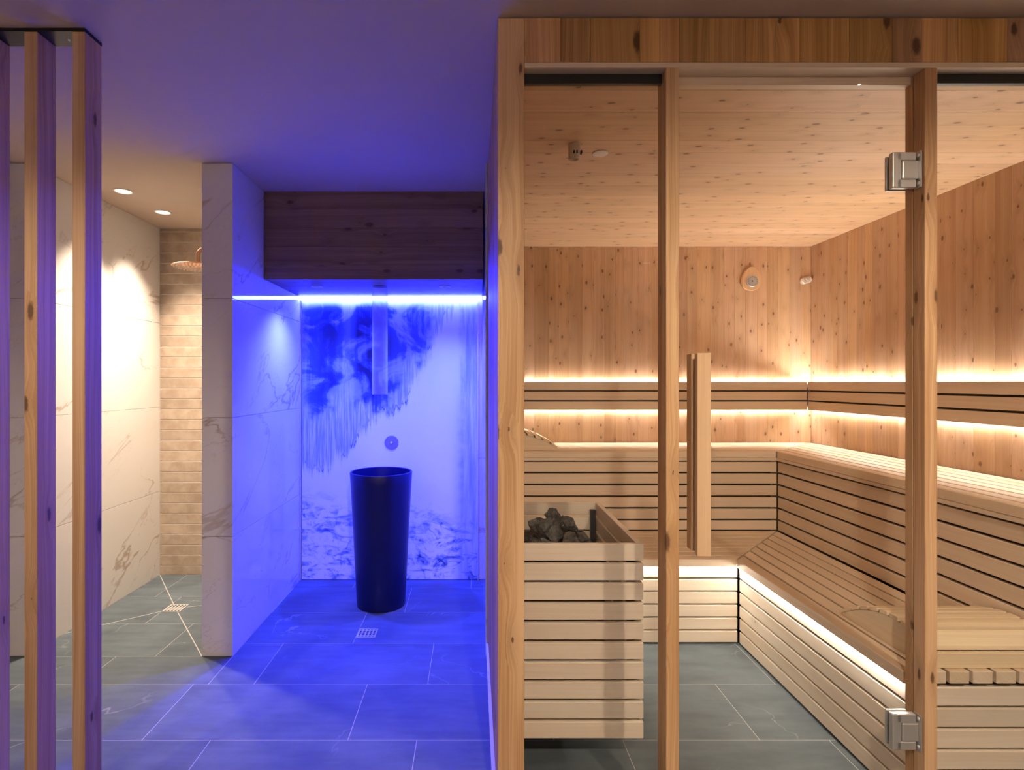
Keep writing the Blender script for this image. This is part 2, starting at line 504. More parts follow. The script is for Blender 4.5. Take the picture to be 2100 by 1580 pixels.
# ------------------------------------------------------------------ key dimensions
H = 2.5
XL, XP0, XP1 = -2.263, -1.379, -1.223       # shower left wall, partition faces
YP, YM, YB = 2.817, 3.907, 4.006            # partition front, mural face, back wall
XT = 0.059                                  # tiled side of the sauna towards the alcove
YF = 1.685                                  # sauna front plane
XS0, XS1 = 0.0725, 2.42                     # sauna outside left, inside right wall
HS = 2.365                                  # sauna ceiling
RX0, RX1, RY0 = -3.3, 3.0, -2.6             # lobby extents

# ------------------------------------------------------------------ floor
floor = tag(box('floor', RX0 - 0.1, RX1 + 0.1, RY0 - 0.1, YB + 0.15, -0.10, -0.0010, M['joint']), kind='structure')
def floor_tile(x0, x1, y0, y1):
    g = 0.0015
    if x1 - x0 > 0.03 and y1 - y0 > 0.03:
        box('tile', x0 + g, x1 - g, y0 + g, y1 - g, -0.012, 0.0, M['slate'], floor, 0.0008)
rows = {1.759: -.222, 2.158: -.49, 2.557: -.213, 2.957: -.645, 3.357: -.42, 3.757: -.02}
def row_off(y):
    for k, o_ in rows.items():
        if abs(k - y) < 0.02:
            return o_
    return random.choice((-.1, -.35, -.55, -.7))
y = 2.158 - 0.3995 * 9
while y < YB:
    y1 = min(y + 0.3995, YB)
    off = row_off(y)
    x = off - 0.8 * 4
    while x < RX1:
        xa, xb = max(x, RX0), min(x + 0.8, RX1)
        if xa < xb:
            if y1 <= YP + 0.001:
                floor_tile(xa, xb, y, y1)
            else:
                # the shower bay has its own grid behind the partition front
                if xb > XP1:
                    floor_tile(max(xa, XP1), xb, y, y1)
                if xa < XP1 and y < YP:
                    floor_tile(xa, min(xb, XP1), y, YP)
        x += 0.8
    y += 0.3995
for (ya, yb, jo) in ((YP, 3.203, -1.616), (3.203, 3.600, -1.895), (3.600, YB, -2.067)):
    x = jo - 0.8
    while x < XP0:
        floor_tile(max(x, XL), min(x + 0.8, XP0), ya, yb)
        x += 0.8
# diagonal fall joints of the shower floor running to its drain
DR = (-1.835, 3.418)
for k, (ex, ey) in enumerate(((XL, YB), (XP0, YP), (XL, 3.07), (XP0, 3.55))):
    a = Vector((ex, ey, 0)); b = Vector((DR[0], DR[1], 0))
    b = b + (a - b).normalized() * 0.06
    n = Vector((-(b - a).y, (b - a).x, 0)).normalized() * 0.0025
    prism('grout_joint', [(p.x, p.y) for p in (a + n, a - n, b - n, b + n)], -0.002, 0.0006, M['joint'], floor)

# ------------------------------------------------------------------ ceiling and outer walls
ceiling = tag(box('ceiling', RX0 - 0.1, RX1 + 0.1, RY0 - 0.1, YB + 0.15, H, H + 0.1, M['plaster']), kind='structure')
wall_back = tag(box('wall_back', RX0 - 0.1, RX1 + 0.1, YB + 0.0025, YB + 0.15, 0, H, M['grout']), kind='structure')
tag(box('wall_front', RX0 - 0.1, RX1 + 0.1, RY0 - 0.1, RY0, 0, H, M['lobby']), kind='structure')
tag(box('wall_far_left', RX0 - 0.1, RX0, RY0, YP, 0, H, M['lobby']), kind='structure')
tag(box('wall_far_right', RX1, RX1 + 0.1, RY0, YB, 0, H, M['lobby']), kind='structure')

# shower back wall: horizontal tile courses
z = 0.0
course = 0.0752
zs = [0.0]
# courses counted down from the one whose joint shows under the ceiling
z = H - 0.026
while z > 0.005:
    zs.append(z); z -= course
zs = sorted(zs)
zs.append(H)
for i, (za, zb) in enumerate(zip(zs, zs[1:])):
    if zb - za < 0.012:
        continue
    for (xa, xb) in ((XL, -1.935), (-1.935, -1.607), (-1.607, XP0)):
        box('tile', xa + 0.002, xb - 0.002, YB, YB + 0.014, za + 0.003, zb - 0.003, M['walltile'], wall_back, 0.0012)

# marble clad walls in 60 cm courses
def marble_wall(name, x0, x1, y0, y1):
    core = tag(box(name, x0 + 0.008, x1 - 0.008, y0 + 0.008, y1, 0, H, M['grout']), kind='structure')
    for za, zb in ((0.001, 0.604), (0.606, 1.209), (1.211, 1.814), (1.816, H - 0.001)):
        box('marble_slab', x0, x1, y0, y1 - 0.001, za, zb, M['marble'], core, 0.0006)
    return core
marble_wall('wall_left', RX0, XL, YP, YB)
marble_wall('wall_partition', XP0, XP1, YP, YB)

# alcove: fill behind the picture and its tiled right flank
tag(box('wall_alcove_back', XP1, XT, YM + 0.012, YB + 0.002, 0, H, M['marble']), kind='structure')
flank = tag(box('wall_alcove_right', XT + 0.006, XS0 + 0.09, YP, YB, 0, H, M['grout']), kind='structure')
for za, zb in ((0.001, 0.604), (0.606, 1.209), (1.211, 1.814), (1.816, H - 0.001)):
    box('marble_slab', XT, XT + 0.008, YP, YM + 0.012, za, zb, M['marble'], flank, 0.0006)

# ------------------------------------------------------------------ sauna shell
# left side wall of the sauna, clad in upright boards towards the lobby
side = tag(box('wall_sauna_left', XS0 + 0.02, 0.150, YF + 0.08, YB, 0, 2.494, M['dark_fill']), kind='structure')
y = YF + 0.082
while y < YP - 0.02:
    w = random.uniform(0.13, 0.20)
    yb = min(y + w, YP - 0.006)
    if YP - yb < 0.07:
        yb = YP - 0.006
    box('plank', XS0, XS0 + 0.02, y, yb - 0.0008, 0.07, 2.494, M['header'], side, 0.0006)
    y = yb
tag(box('baseboard_left', XT + 0.001, XS0 + 0.012, YF + 0.083, YP - 0.001, 0, 0.068, M['marble'], None, 0.001), kind='structure')

y = YF + 0.082
while y < YB - 0.016:
    yb = min(y + random.uniform(0.07, 0.12), YB - 0.015)
    if YB - 0.015 - yb < 0.05: yb = YB - 0.015
    box('plank', 0.1502, 0.1515, y, yb - 0.0006, 0.0, HS, M['wall'], side)
    y = yb
swb = tag(box('wall_sauna_back', 0.150, XS1 + 0.1, YB, YB + 0.002, 0, HS + 0.05, M['dark_fill']), kind='structure')
x = 0.152
while x < XS1 - 0.001:
    w = random.uniform(0.055, 0.115)
    xb = min(x + w, XS1)
    if XS1 - xb < 0.05: xb = XS1
    box('plank', x, xb - 0.0006, YB - 0.014 + random.uniform(-.0004, .0004), YB, 0.0, HS, M['wall'], swb, 0.0006)
    x = xb
swr = tag(box('wall_sauna_right', XS1 + 0.014, XS1 + 0.1, YF + 0.08, YB, 0, HS + 0.05, M['dark_fill']), kind='structure')
y = YF + 0.08
while y < YB - 0.015:
    w = random.uniform(0.06, 0.12)
    yb = min(y + w, YB - 0.014)
    if YB - 0.014 - yb < 0.05: yb = YB - 0.014
    box('plank', XS1 + random.uniform(-.0004, .0004), XS1 + 0.014, y, yb - 0.0006, 0.0, HS, M['wall'], swr, 0.0006)
    y = yb
sce = tag(box('ceiling_sauna', 0.150, XS1 + 0.014, YF + 0.08, YB, HS + 0.014, HS + 0.05, M['dark_fill']), kind='structure')
y = YF + 0.08
while y < YB - 0.015:
    w = random.uniform(0.085, 0.15)
    yb = min(y + w, YB - 0.014)
    if YB - 0.014 - yb < 0.06: yb = YB - 0.014
    box('plank', 0.152, XS1, y, yb - 0.0006, HS + random.uniform(-.0003, .0003), HS + 0.014, M['ceil'], sce, 0.0006)
    y = yb

# sauna front: corner post, two slim door posts, header of upright boards
ZH = 2.344
front = empty('wall_sauna_front', (XS0, YF, 0), kind='structure')
box('corner_post', XS0, 0.1525, YF, YF + 0.08, 0, 2.494, M['post_z'], front, 0.0015)
box('door_post', 0.5824, 0.6222, YF, YF + 0.076, 0, ZH, M['post_z'], front, 0.0015)
box('hinge_post', 1.3672, 1.4056, YF, YF + 0.045, 0, ZH, M['post_z'], front, 0.0015)
box('hinge_post_rebate', 1.3672, 1.4056, YF + 0.048, YF + 0.078, 0, ZH, M['post_z'], front, 0.001)
box('header_core', 0.153, RX1, YF + 0.02, YF + 0.08, ZH + 0.016, 2.494, M['dark_fill'], front)
box('header_soffit', 0.153, RX1, YF + 0.0005, YF + 0.08, ZH, ZH + 0.016, M['bench_x'], front, 0.0008)
x = 0.153
while x < RX1 - 0.01:
    w = random.choice((0.06, 0.075, 0.09, 0.11, 0.13, 0.15))
    xb = min(x + w, RX1)
    box('header_board', x, xb - 0.0006, YF, YF + 0.0195, ZH + 0.0165, 2.494, M['header'], front, 0.0006)
    x = xb
box('door_stop', 0.6225, 1.3668, YF + 0.052, YF + 0.079, ZH - 0.026, ZH - 0.0005, M['bench_x'], front, 0.001)

# fixed panes with their black top channel
def fixed_pane(name, x0, x1):
    w = empty(name, (x0, YF + 0.04, 0), kind='structure')
    box('pane', x0 + 0.001, x1 - 0.001, YF + 0.040, YF + 0.048, 0.002, ZH - 0.012, M['glass'], w)
    box('top_channel', x0 + 0.001, x1 - 0.001, YF + 0.034, YF + 0.052, ZH - 0.030, ZH - 0.0005, M['black'], w, 0.001)
fixed_pane('window_1', 0.1525, 0.5824)
fixed_pane('window_2', 1.4056, XS1 + 0.013)

# ------------------------------------------------------------------ glass door with wooden handle and two hinges
door = empty('door_1', (0.626, YF + 0.042, 0), kind='structure')
box('pane', 0.6235, 1.3640, YF + 0.042, YF + 0.050, 0.008, ZH - 0.028, M['glass'], door)
hx0 = 0.678
box('handle_bar', hx0, hx0 + 0.042, YF + 0.002, YF + 0.024, 0.859, 1.478, M['handle'], door, 0.0015)
box('handle_bar', hx0 + 0.002, hx0 + 0.044, YF + 0.054, YF + 0.092, 0.862, 1.478, M['handle'], door, 0.0015)
for zz in (0.98, 1.36):
    lathe('handle_spacer', [(0, 0), (0.008, 0), (0.008, 0.032), (0, 0.032)], M['steel'], door, (hx0 + 0.022, YF + 0.055, zz), 12, 'y')
for zc in (2.042, 0.313):
    h = box('hinge_plate', 1.300, 1.3585, YF + 0.022, YF + 0.040, zc - 0.055, zc - 0.029, M['steel'], door, 0.002)
    box('hinge_plate_top', 1.300, 1.3585, YF + 0.022, YF + 0.040, zc + 0.029, zc + 0.055, M['steel'], h, 0.002)
    box('hinge_plate_side', 1.286, 1.3135, YF + 0.022, YF + 0.0402, zc - 0.055, zc + 0.055, M['steel'], h, 0.003, 2)
    box('hinge_knuckle', 1.3145, 1.3655, YF + 0.020, YF + 0.041, zc - 0.0285, zc + 0.0285, M['steel'], h, 0.004, 2)
    box('hinge_back_plate', 1.288, 1.352, YF + 0.0505, YF + 0.060, zc - 0.055, zc + 0.052, M['steel'], h, 0.002)
    box('hinge_wall_plate', 1.3635, 1.3668, YF + 0.010, YF + 0.040, zc - 0.056, zc + 0.056, M['steel'], h, 0.001)
    for sz in (-0.043, 0.043):
        bm = bmesh.new()
        bmesh.ops.create_uvsphere(bm, u_segments=12, v_segments=8, radius=0.006)
        bmesh.ops.scale(bm, vec=(0.5, 1, 1), verts=bm.verts)
        mesh_obj('screw', bm, M['chrome'], h, (1.3630, YF + 0.020, zc + sz), True)

# ------------------------------------------------------------------ benches
ZL, ZU, TH = 0.458, 0.9575, 0.040
NX, NY = 1.381, 2.920          # lower nosing (right run, back run)
FX, FY = 1.403, 2.945          # lower riser faces
UX, UY = 1.893, 3.478          # upper nosing
GX, GY = 1.907, 3.492          # upper riser faces
YE = 1.800                     # front end of the right-hand run
WX, WY = XS1 - 0.002, YB - 0.016

def seat(parent, run, near, far, z, n, gap, mat):
    """slats of one seat, mitred at the corner; near/far = ((x,y) of corner at front edge, at back edge)"""
    (xn, yn), (xf, yf) = near, far
    for k in range(n):
        t0, t1 = k / n, (k + 1) / n
        if run == 'back':
            ya, yb = yn + (yf - yn) * t0, yn + (yf - yn) * t1 - gap
            xa, xb = xn + (xf - xn) * t0 - 0.005, xn + (xf - xn) * (t1 - gap / (yf - yn)) - 0.005
            prism('seat_slat', [(0.158, ya), (xa, ya), (xb, yb), (0.158, yb)], z - TH, z, M['bench_x'], parent, 0.0018)
        else:
            xa, xb = xn + (xf - xn) * t0, xn + (xf - xn) * t1 - gap
            ya, yb = yn + (yf - yn) * t0 - 0.005, yn + (yf - yn) * (t1 - gap / (xf - xn)) - 0.005
            prism('seat_slat', [(xa, YE - 0.012), (xb, YE - 0.012), (xb, yb), (xa, ya)], z - TH, z, M['bench_y'], parent, 0.0018)

GAP = 0.010
# lower bench, back run
lb = empty('sauna_bench', (0.8, FY, 0), 'lower wooden slatted sauna bench running along the back, lit under its front edge', 'bench', 'slatted sauna benches')
seat(lb, 'back', (NX, NY), (GX, GY), ZL, 8, GAP, None)
box('dark_fill', 0.158, FX - 0.03, FY + 0.03, GY, 0.001, ZL - TH - 0.004, M['dark_fill'], lb)  # dark block added in the hollow bench to darken its slat gaps
pitch = 0.0712
ztop = ZL - TH
for k in range(6):
    z1 = ztop - 0.004 - k * 0.0686
    box('riser_slat', 0.158, FX - 0.006, FY, FY + 0.022, max(z1 - 0.0612, 0.006), z1, M['guard_x'], lb, 0.003)
box('led_strip', 0.16, NX + 0.004, FY - 0.0130, FY - 0.004, ztop - 0.006, ztop - 0.001, M['led_bench'], lb)
# lower bench, right run
rb = empty('sauna_bench', (FX, 2.4, 0), 'lower wooden slatted sauna bench running along the right wall towards the glass', 'bench', 'slatted sauna benches')
seat(rb, 'right', (NX, NY), (GX, GY), ZL, 7, 0.012, None)
box('dark_fill', FX + 0.03, GX, YE + 0.035, FY + 0.03, 0.001, ZL - TH - 0.004, M['dark_fill'], rb)  # added dark block behind the slats, in place of shade
for k in range(6):
    z1 = ztop - 0.004 - k * 0.0686
    box('riser_slat', FX, FX + 0.022, YE + 0.003, FY - 0.006, max(z1 - 0.0612, 0.006), z1, M['guard_y'], rb, 0.003)
    box('riser_slat', FX + 0.0225, WX, YE, YE + 0.022, max(z1 - 0.0612, 0.006) - 0.014, z1 - 0.014, M['guard_x'], rb, 0.003)
box('led_strip', FX - 0.0130, FX - 0.004, YE + 0.01, NY + 0.004, ztop - 0.006, ztop - 0.001, M['led_bench'], rb)
# upper bench, back run
ub = empty('sauna_bench', (0.8, GY, 0.45), 'upper wooden slatted sauna bench along the back wall below the thermometer', 'bench', 'slatted sauna benches')
seat(ub, 'back', (UX, UY), (WX, WY), ZU, 7, 0.013, None)
box('dark_fill', 0.158, GX - 0.03, GY + 0.028, WY, 0.45, ZU - TH - 0.004, M['dark_fill'], ub)  # added dark filler, shade of the hollow upper bench as colour
ur = empty('sauna_bench', (GX, 2.6, 0.45), 'upper wooden slatted sauna bench along the right wall, brightly lit top', 'bench', 'slatted sauna benches')
seat(ur, 'right', (UX, UY), (WX, WY), ZU, 7, 0.013, None)
box('dark_fill', GX + 0.028, WX, YE + 0.03, GY + 0.02, 0.45, ZU - TH - 0.004, M['dark_fill'], ur)  # same added filler, keeps the gaps between slats dark
box('nosing', 0.158, GX - 0.006, UY + 0.002, UY + 0.022, ZU - 0.060, ZU - TH - 0.0005, M['bench_x'], ub, 0.002)
box('nosing', UX + 0.002, UX + 0.022, YE, GY - 0.006, ZU - 0.060, ZU - TH - 0.0005, M['bench_y'], ur, 0.002)
zr = ZU - 0.060 - 0.009
for k in range(7):
    z1 = zr - k * 0.0738
    z0 = max(z1 - 0.0625, ZL + 0.004)
    if z1 - z0 < 0.02: continue
    box('riser_slat', 0.158, GX - 0.005, GY, GY + 0.022, z0, z1, M['bench_x'], ub, 0.002)
    box('riser_slat', GX, GX + 0.022, YE, GY - 0.005, z0, z1, M['bench_y'], ur, 0.002)
    box('end_slat', GX + 0.0225, WX, YE, YE + 0.022, z0, z1, M['bench_x'], ur, 0.002)

# backrests with light strips above and below
ba = empty('backrest', (1.2, YB - 0.05, 1.19), 'three-board wooden backrest on the sauna back wall, glowing along both edges', 'backrest', 'lit backrests')
br = empty('backrest', (XS1 - 0.05, 2.8, 1.19), 'three-board wooden backrest on the right sauna wall, glowing along both edges', 'backrest', 'lit backrests')
BY, BX = YB - 0.060, XS1 - 0.052
for k in range(3):
    z0 = 1.194 + k * 0.0700
    box('backrest_board', 0.156, BX - 0.002, BY, BY + 0.020, z0, z0 + 0.0590, M['bench_x'], ba, 0.002)
    box('backrest_board', BX, BX + 0.020, YE, BY - 0.004, z0, z0 + 0.0590, M['bench_y'], br, 0.002)
box('backing', 0.158, XS1 - 0.002, BY + 0.021, BY + 0.0455, 1.212, 1.378, M['dark_fill'], ba)
box('backing', BX + 0.021, BX + 0.0505, YE + 0.01, BY, 1.212, 1.378, M['dark_fill'], br)
for (za, zb) in ((1.378, 1.383), (1.207, 1.212)):
    box('led_strip', 0.16, BX + 0.012, YB - 0.028, YB - 0.0205, za, zb, M['led_back'] if za > 1.3 else M['led_warm'], ba)
    box('led_strip', XS1 - 0.014, XS1 - 0.0065, YE + 0.02, BY + 0.006, za, zb, M['led_right'] if za > 1.3 else M['led_warm'], br)

# ------------------------------------------------------------------ headrests (rounded slatted wedges)
def profile(t):
    if t < 0.27:
        return 0.014 + 0.092 * (1 - (1 - t / 0.27) ** 1.9)
    if t < 0.34:
        return 0.106 - 0.008 * ((t - 0.27) / 0.07) ** 2
    return 0.098 - 0.052 * ((t - 0.34) / 0.06) ** 1.5
def headrest(label, tip, direction, width, zbase, wside):
    """tip: xy of the thin end; direction 'x-' (body grows to -x) or 'y-'; slats cross the body"""
    t = empty('headrest', (tip[0], tip[1], zbase), label, 'headrest', 'slatted wooden headrests')
    L = 0.40
    def place(pts_tz, w0, w1, name, mat, bev):
        bm = bmesh.new()
        def co(tt, zz, w):
            return (-tt, w, zz) if direction == 'x-' else (w, -tt, zz)
        A = [bm.verts.new(co(a, b, w0)) for a, b in pts_tz]
        f = bm.faces.new(A)
        r = bmesh.ops.extrude_face_region(bm, geom=[f])
        d = Vector(co(0, 0, w1)) - Vector(co(0, 0, w0))
        bmesh.ops.translate(bm, vec=d, verts=[g for g in r['geom'] if isinstance(g, bmesh.types.BMVert)])
        if bev:
            bmesh.ops.recalc_face_normals(bm, faces=bm.faces)
            bmesh.ops.bevel(bm, geom=bm.edges[:], offset=bev, segments=1, affect='EDGES')
        return mesh_obj(name, bm, mat, t, (tip[0], tip[1], zbase))
    n = 8
    body = M['rest'] if direction == 'x-' else M['rest_y']
    slm = M['rest_y'] if direction == 'x-' else M['rest']
    side_pts = [(0.0, 0.001), (L, 0.001)]
    N = 28
    for k in range(N, -1, -1):
        tt = L * k / N
        side_pts.append((tt, max(0.004, profile(tt) - 0.006)))
    for w0, w1 in ((0.0, 0.022), (width - 0.022, width)):
        place(side_pts, w0, w1, 'side_panel', body, 0)
    for k in range(n):
        a, b = L * k / n + 0.006, L * (k + 1) / n - 0.006
        m = (a + b) / 2
        top = [(a, profile(a) + 0.010), (m, profile(m) + 0.0105), (b, profile(b) + 0.010)]
        bot = [(b, profile(b) - 0.005), (m, profile(m) - 0.005), (a, profile(a) - 0.005)]
        place(top + bot, -0.003, width + 0.003, 'slat', slm, 0.0015)
    box_ = place([(L, 0.001), (L + 0.016, 0.001), (L + 0.016, 0.050), (L, 0.050)], -0.003, width + 0.003, 'end_board', slm, 0.0015)
    return t
headrest('curved slatted headrest wedge on the upper bench behind the heater', (0.533, GY + 0.03), 'x-', 0.42, ZU, 0)
headrest('curved slatted headrest wedge on the lower bench by the glass', (1.472, 2.222), 'y-', 0.42, ZL, 0)

# ------------------------------------------------------------------ heater, its slatted guard and the stones
GXL, GXR, GYF, GYB = 0.165, 0.6105, 2.0, 2.715
guard = empty('heater_guard', (0.39, 2.3, 0.1), 'pale slatted wooden guard box around the sauna heater', 'heater guard')
gp = 0.0711
for k in range(10):
    z1 = 0.806 - k * gp
    z0 = z1 - 0.0600
    b = 0.002
    for (n_, pts, mm) in (
        ('front_slat', [(GXL, GYF), (GXR, GYF), (GXR - 0.022, GYF + 0.022), (GXL, GYF + 0.022)], 'guard_x'),
        ('side_slat', [(GXR, GYF + 0.0006), (GXR, GYB), (GXR - 0.022, GYB - 0.022), (GXR - 0.022, GYF + 0.0226)], 'guard_y'),
        ('rear_slat', [(GXL, GYB), (GXR - 0.0006, GYB), (GXR - 0.0226, GYB - 0.022), (GXL, GYB - 0.022)], 'guard_x')):
        prism(n_, pts, z0, z1, M[mm], guard, b)
for (x0, y0) in ((GXR - 0.050, GYB - 0.048), (GXR - 0.050, GYF + 0.024), (GXL + 0.01, GYF + 0.024), (GXL + 0.01, GYB - 0.048)):
    box('corner_bracket', x0, x0 + 0.024, y0, y0 + 0.024, 0.10, 0.775, M['black'], guard, 0.001)
heater = empty('sauna_heater', (0.36, 2.36, 0.0), 'dark steel sauna heater hidden inside the wooden guard', 'heater')
box('cabinet', 0.215, 0.50, 2.12, 2.58, 0.14, 0.64, M['black'], heater, 0.006, 2)
for k in range(2):
    for (x0, y0) in ((0.225, 2.22 + k * 0.32), (0.47, 2.22 + k * 0.32)):
        box('leg', x0, x0 + 0.02, y0, y0 + 0.02, 0.0, 0.141, M['black'], heater)
for (x0, x1, y0, y1) in ((0.205, 0.51, 2.11, 2.118), (0.205, 0.51, 2.582, 2.59), (0.205, 0.213, 2.118, 2.582), (0.502, 0.51, 2.118, 2.582)):
    box('stone_tray_rim', x0, x1, y0, y1, 0.60, 0.70, M['black'], heater, 0.001)
rng = random.Random(11)
stone_meshes = []
for k in range(6):
    bm = bmesh.new()
    for j in range(16):
        v_ = Vector((rng.gauss(0, 1), rng.gauss(0, 1), rng.gauss(0, 1))).normalized() * rng.uniform(0.75, 1.1)
        bm.verts.new((v_.x * 0.058, v_.y * 0.045, v_.z * 0.036))
    r = bmesh.ops.convex_hull(bm, input=bm.verts)
    bmesh.ops.delete(bm, geom=[g for g in r['geom_interior'] if isinstance(g, bmesh.types.BMVert)], context='VERTS')
    bmesh.ops.triangulate(bm, faces=bm.faces)
    bmesh.ops.subdivide_edges(bm, edges=bm.edges[:], cuts=1, use_grid_fill=True)
    for v_ in bm.verts:
        v_.co *= rng.uniform(0.88, 1.07)
    me = bpy.data.meshes.new('stove_stone')
    bm.to_mesh(me); bm.free()
    me.materials.append(M['stone'])
    stone_meshes.append(me)
cnt = 0
def stone(x, y, z, sc, rx, ry, rz, label=None):
    global cnt
    o = bpy.data.objects.new('stove_stone', stone_meshes[cnt % 6])
    COL.objects.link(o)
    o.location = (x, y, z); o.rotation_euler = (rx, ry, rz); o.scale = (sc, sc, sc)
    tag(o, label or 'rough dark grey stone lying low in the pile inside the heater guard', 'stone', 'stones on the heater')
    cnt += 1
for iy in range(4):
    for ix in range(3):
        stone(0.262 + ix * 0.093 + rng.uniform(-.01, .01), 2.17 + iy * 0.118 + rng.uniform(-.012, .012), 0.688, 1.0, rng.uniform(-.4, .4), rng.uniform(-.4, .4), rng.uniform(0, 6))
LAB = ('grey stone high on the left slope of the heater pile', 'large grey stone in the middle of the heater pile', 'grey stone high on the right slope of the heater pile', 'rightmost upper stone of the heater pile, near the black bracket', 'grey stone at the front left of the heater pile', 'grey stone at the front right of the heater pile', 'grey stone at the far left back of the heater pile', 'grey stone at the back of the heater pile', 'topmost grey stone crowning the heater pile', 'upright grey stone just left of the pile top', 'small grey stone just right of the pile top')
for q_, (x, y, z_, s_, rx, ry, rz) in enumerate(((0.275, 2.40, 0.752, 1.1, .5, 1.0, .4), (0.345, 2.36, 0.755, 1.15, .3, -.8, 2.0), (0.42, 2.42, 0.748, 1.1, -.3, .5, 1.2),
                                 (0.455, 2.30, 0.738, 1.0, .2, .9, .2), (0.31, 2.25, 0.735, 1.05, .4, .3, 1.0), (0.39, 2.26, 0.738, 1.1, -.2, -.5, 2.4),
                                 (0.30, 2.52, 0.742, 1.0, .6, -.3, .3), (0.375, 2.48, 0.752, 1.0, .2, .7, 2.8), (0.35, 2.42, 0.80, 1.0, .8, 1.1, .3), (0.30, 2.33, 0.792, .95, -.5, .9, 1.4), (0.40, 2.345, 0.79, .9, .3, 1.0, .9))):
    stone(x, y, z_, s_, rx, ry, rz, LAB[q_])

# ------------------------------------------------------------------ small sauna fittings
th = empty('thermometer', (1.985, YB - 0.016, 2.06), 'egg-shaped wooden sauna thermometer with round dial on the back wall', 'thermometer')
bm = bmesh.new()
vs_ = []
for k in range(40):
    a = 2 * math.pi * k / 40
    zz = -math.cos(a)
    rx = 0.072 * math.sin(a) * (1.0 - 0.20 * (zz + 0.15))
    vs_.append(bm.verts.new((rx, 0, 0.012 + zz * 0.086)))
f = bm.faces.new(vs_)
r = bmesh.ops.extrude_face_region(bm, geom=[f])
bmesh.ops.translate(bm, vec=(0, -0.022, 0), verts=[g for g in r['geom'] if isinstance(g, bmesh.types.BMVert)])
bmesh.ops.recalc_face_normals(bm, faces=bm.faces)
fr = [e_ for e_ in bm.edges if all(v_.co.y < -0.02 for v_ in e_.verts)]
bmesh.ops.bevel(bm, geom=fr, offset=0.007, segments=3, profile=0.6, affect='EDGES')
mesh_obj('body', bm, M['thermo'], th, (1.985, YB - 0.017, 2.119), True)
yc = YB - 0.039
dial = lathe('dial', [(0, 0), (0.043, 0), (0.043, 0.004), (0.039, 0.006), (0.037, 0.003), (0, 0.003)], M['steel'], th, (1.985, yc, 2.112), 32, 'y')
lathe('dial_face', [(0, 0), (0.036, 0), (0.036, 0.001), (0, 0.001)], plain('dial_face', (0.46, 0.42, 0.38), 0.4), dial, (1.985, yc - 0.0035, 2.112), 32, 'y')
for k in range(13):
    a = math.radians(-140 + k * 280 / 12)
    tk = box('tick', -0.0009, 0.0009, -0.0005, 0.0005, -0.004, 0.004, M['black'], dial)
    tk.location = Vector((0.030 * math.sin(a), -0.005, 0.030 * math.cos(a)))
    tk.rotation_euler = (0, a, 0)
nd = box('needle', -0.0014, 0.0014, -0.0005, 0.0005, -0.016, 0.016, M['black'], dial)
nd.location = Vector((-0.014, -0.0058, 0.001)); nd.rotation_euler = (0, math.radians(-86), 0)
lathe('hub', [(0, 0), (0.0045, 0), (0.0045, 0.003), (0, 0.003)], M['black'], dial, (1.985, yc - 0.005, 2.112), 12, 'y')

# perforated sensor capsule beside the corner
sx, sz = 2.378, 2.121
sensor = empty('sensor_cover', (sx, YB - 0.016, sz), 'small white perforated sensor capsule in the corner beside the thermometer', 'sensor')
bm = bmesh.new()
outline = []
for k in range(24):
    a = 2 * math.pi * k / 24
    ox = 0.016 if math.cos(a) > 0 else -0.016
    outline.append(bm.verts.new((ox + 0.024 * math.cos(a), 0, 0.024 * math.sin(a))))
f = bm.faces.new(outline)
r = bmesh.ops.extrude_face_region(bm, geom=[f])
bmesh.ops.translate(bm, vec=(0, -0.022, 0), verts=[g for g in r['geom'] if isinstance(g, bmesh.types.BMVert)])
bmesh.ops.recalc_face_normals(bm, faces=bm.faces)
bmesh.ops.bevel(bm, geom=[e_ for e_ in bm.edges if all(v_.co.y < -0.02 for v_ in e_.verts)], offset=0.008, segments=3, affect='EDGES')
shell = mesh_obj('shell', bm, M['white'], sensor, (sx, YB - 0.016, sz), True)
shell.rotation_euler = (0, math.radians(-16), 0)
for ix in range(4):
    for iz in range(3):
        h_ = lathe('vent_hole', [(0, 0), (0.0026, 0), (0.0026, 0.0008), (0, 0.0008)], M['dark_fill'], shell, (0, 0, 0), 8, 'y')
        h_.location = Vector((-0.018 + ix * 0.012 + (iz % 2) * 0.004, -0.0219, -0.010 + iz * 0.010))

# ceiling probe and blank disc
pr = empty('ceiling_probe', (0.412, 2.28, HS), 'small cylindrical probe with slots hanging from the sauna ceiling', 'sensor')
cyl = lathe('housing', [(0, 0), (0.025, 0), (0.025, -0.056), (0.021, -0.062), (0.016, -0.062), (0.012, -0.054), (0, -0.054)], M['cream'], pr, (0.412, 2.28, HS - 0.0005), 28)
for dx in (-0.006, 0.006, 0.024):
    box('slot', 0.412 + dx - 0.003, 0.412 + dx + 0.003, 2.2535, 2.2565 + abs(dx) * 0.6, HS - 0.046, HS - 0.034, M['hole'], cyl)
tag(lathe('ceiling_disc', [(0, 0), (0.033, 0), (0.033, -0.003), (0.030, -0.005), (0, -0.005)], M['white'], None, (0.537, 2.365, HS - 0.0005), 32), 'flat white round cover on the sauna ceiling beside the probe', 'ceiling cover')

# ------------------------------------------------------------------ slat screen at the left
screen = empty('slat_screen', (-1.4, 1.78, 0), 'screen of upright timber posts under a dark ceiling rail at the left', 'screen')
box('ceiling_rail', -1.90, -1.2187, 1.741, 1.821, 2.489, 2.4995, M['black'], screen, 0.0005)
for k in range(4):
    xr = -1.2187 - 0.1502 * k
    box('post', xr - 0.0405, xr, 1.7415, 1.8205, 0.0, 2.4888, M['post_z'], screen, 0.0015)
lathe('screw', [(0, 0), (0.004, 0), (0.003, -0.003), (0, -0.004)], M['chrome'], screen, (-1.300, 1.785, 2.489), 10)

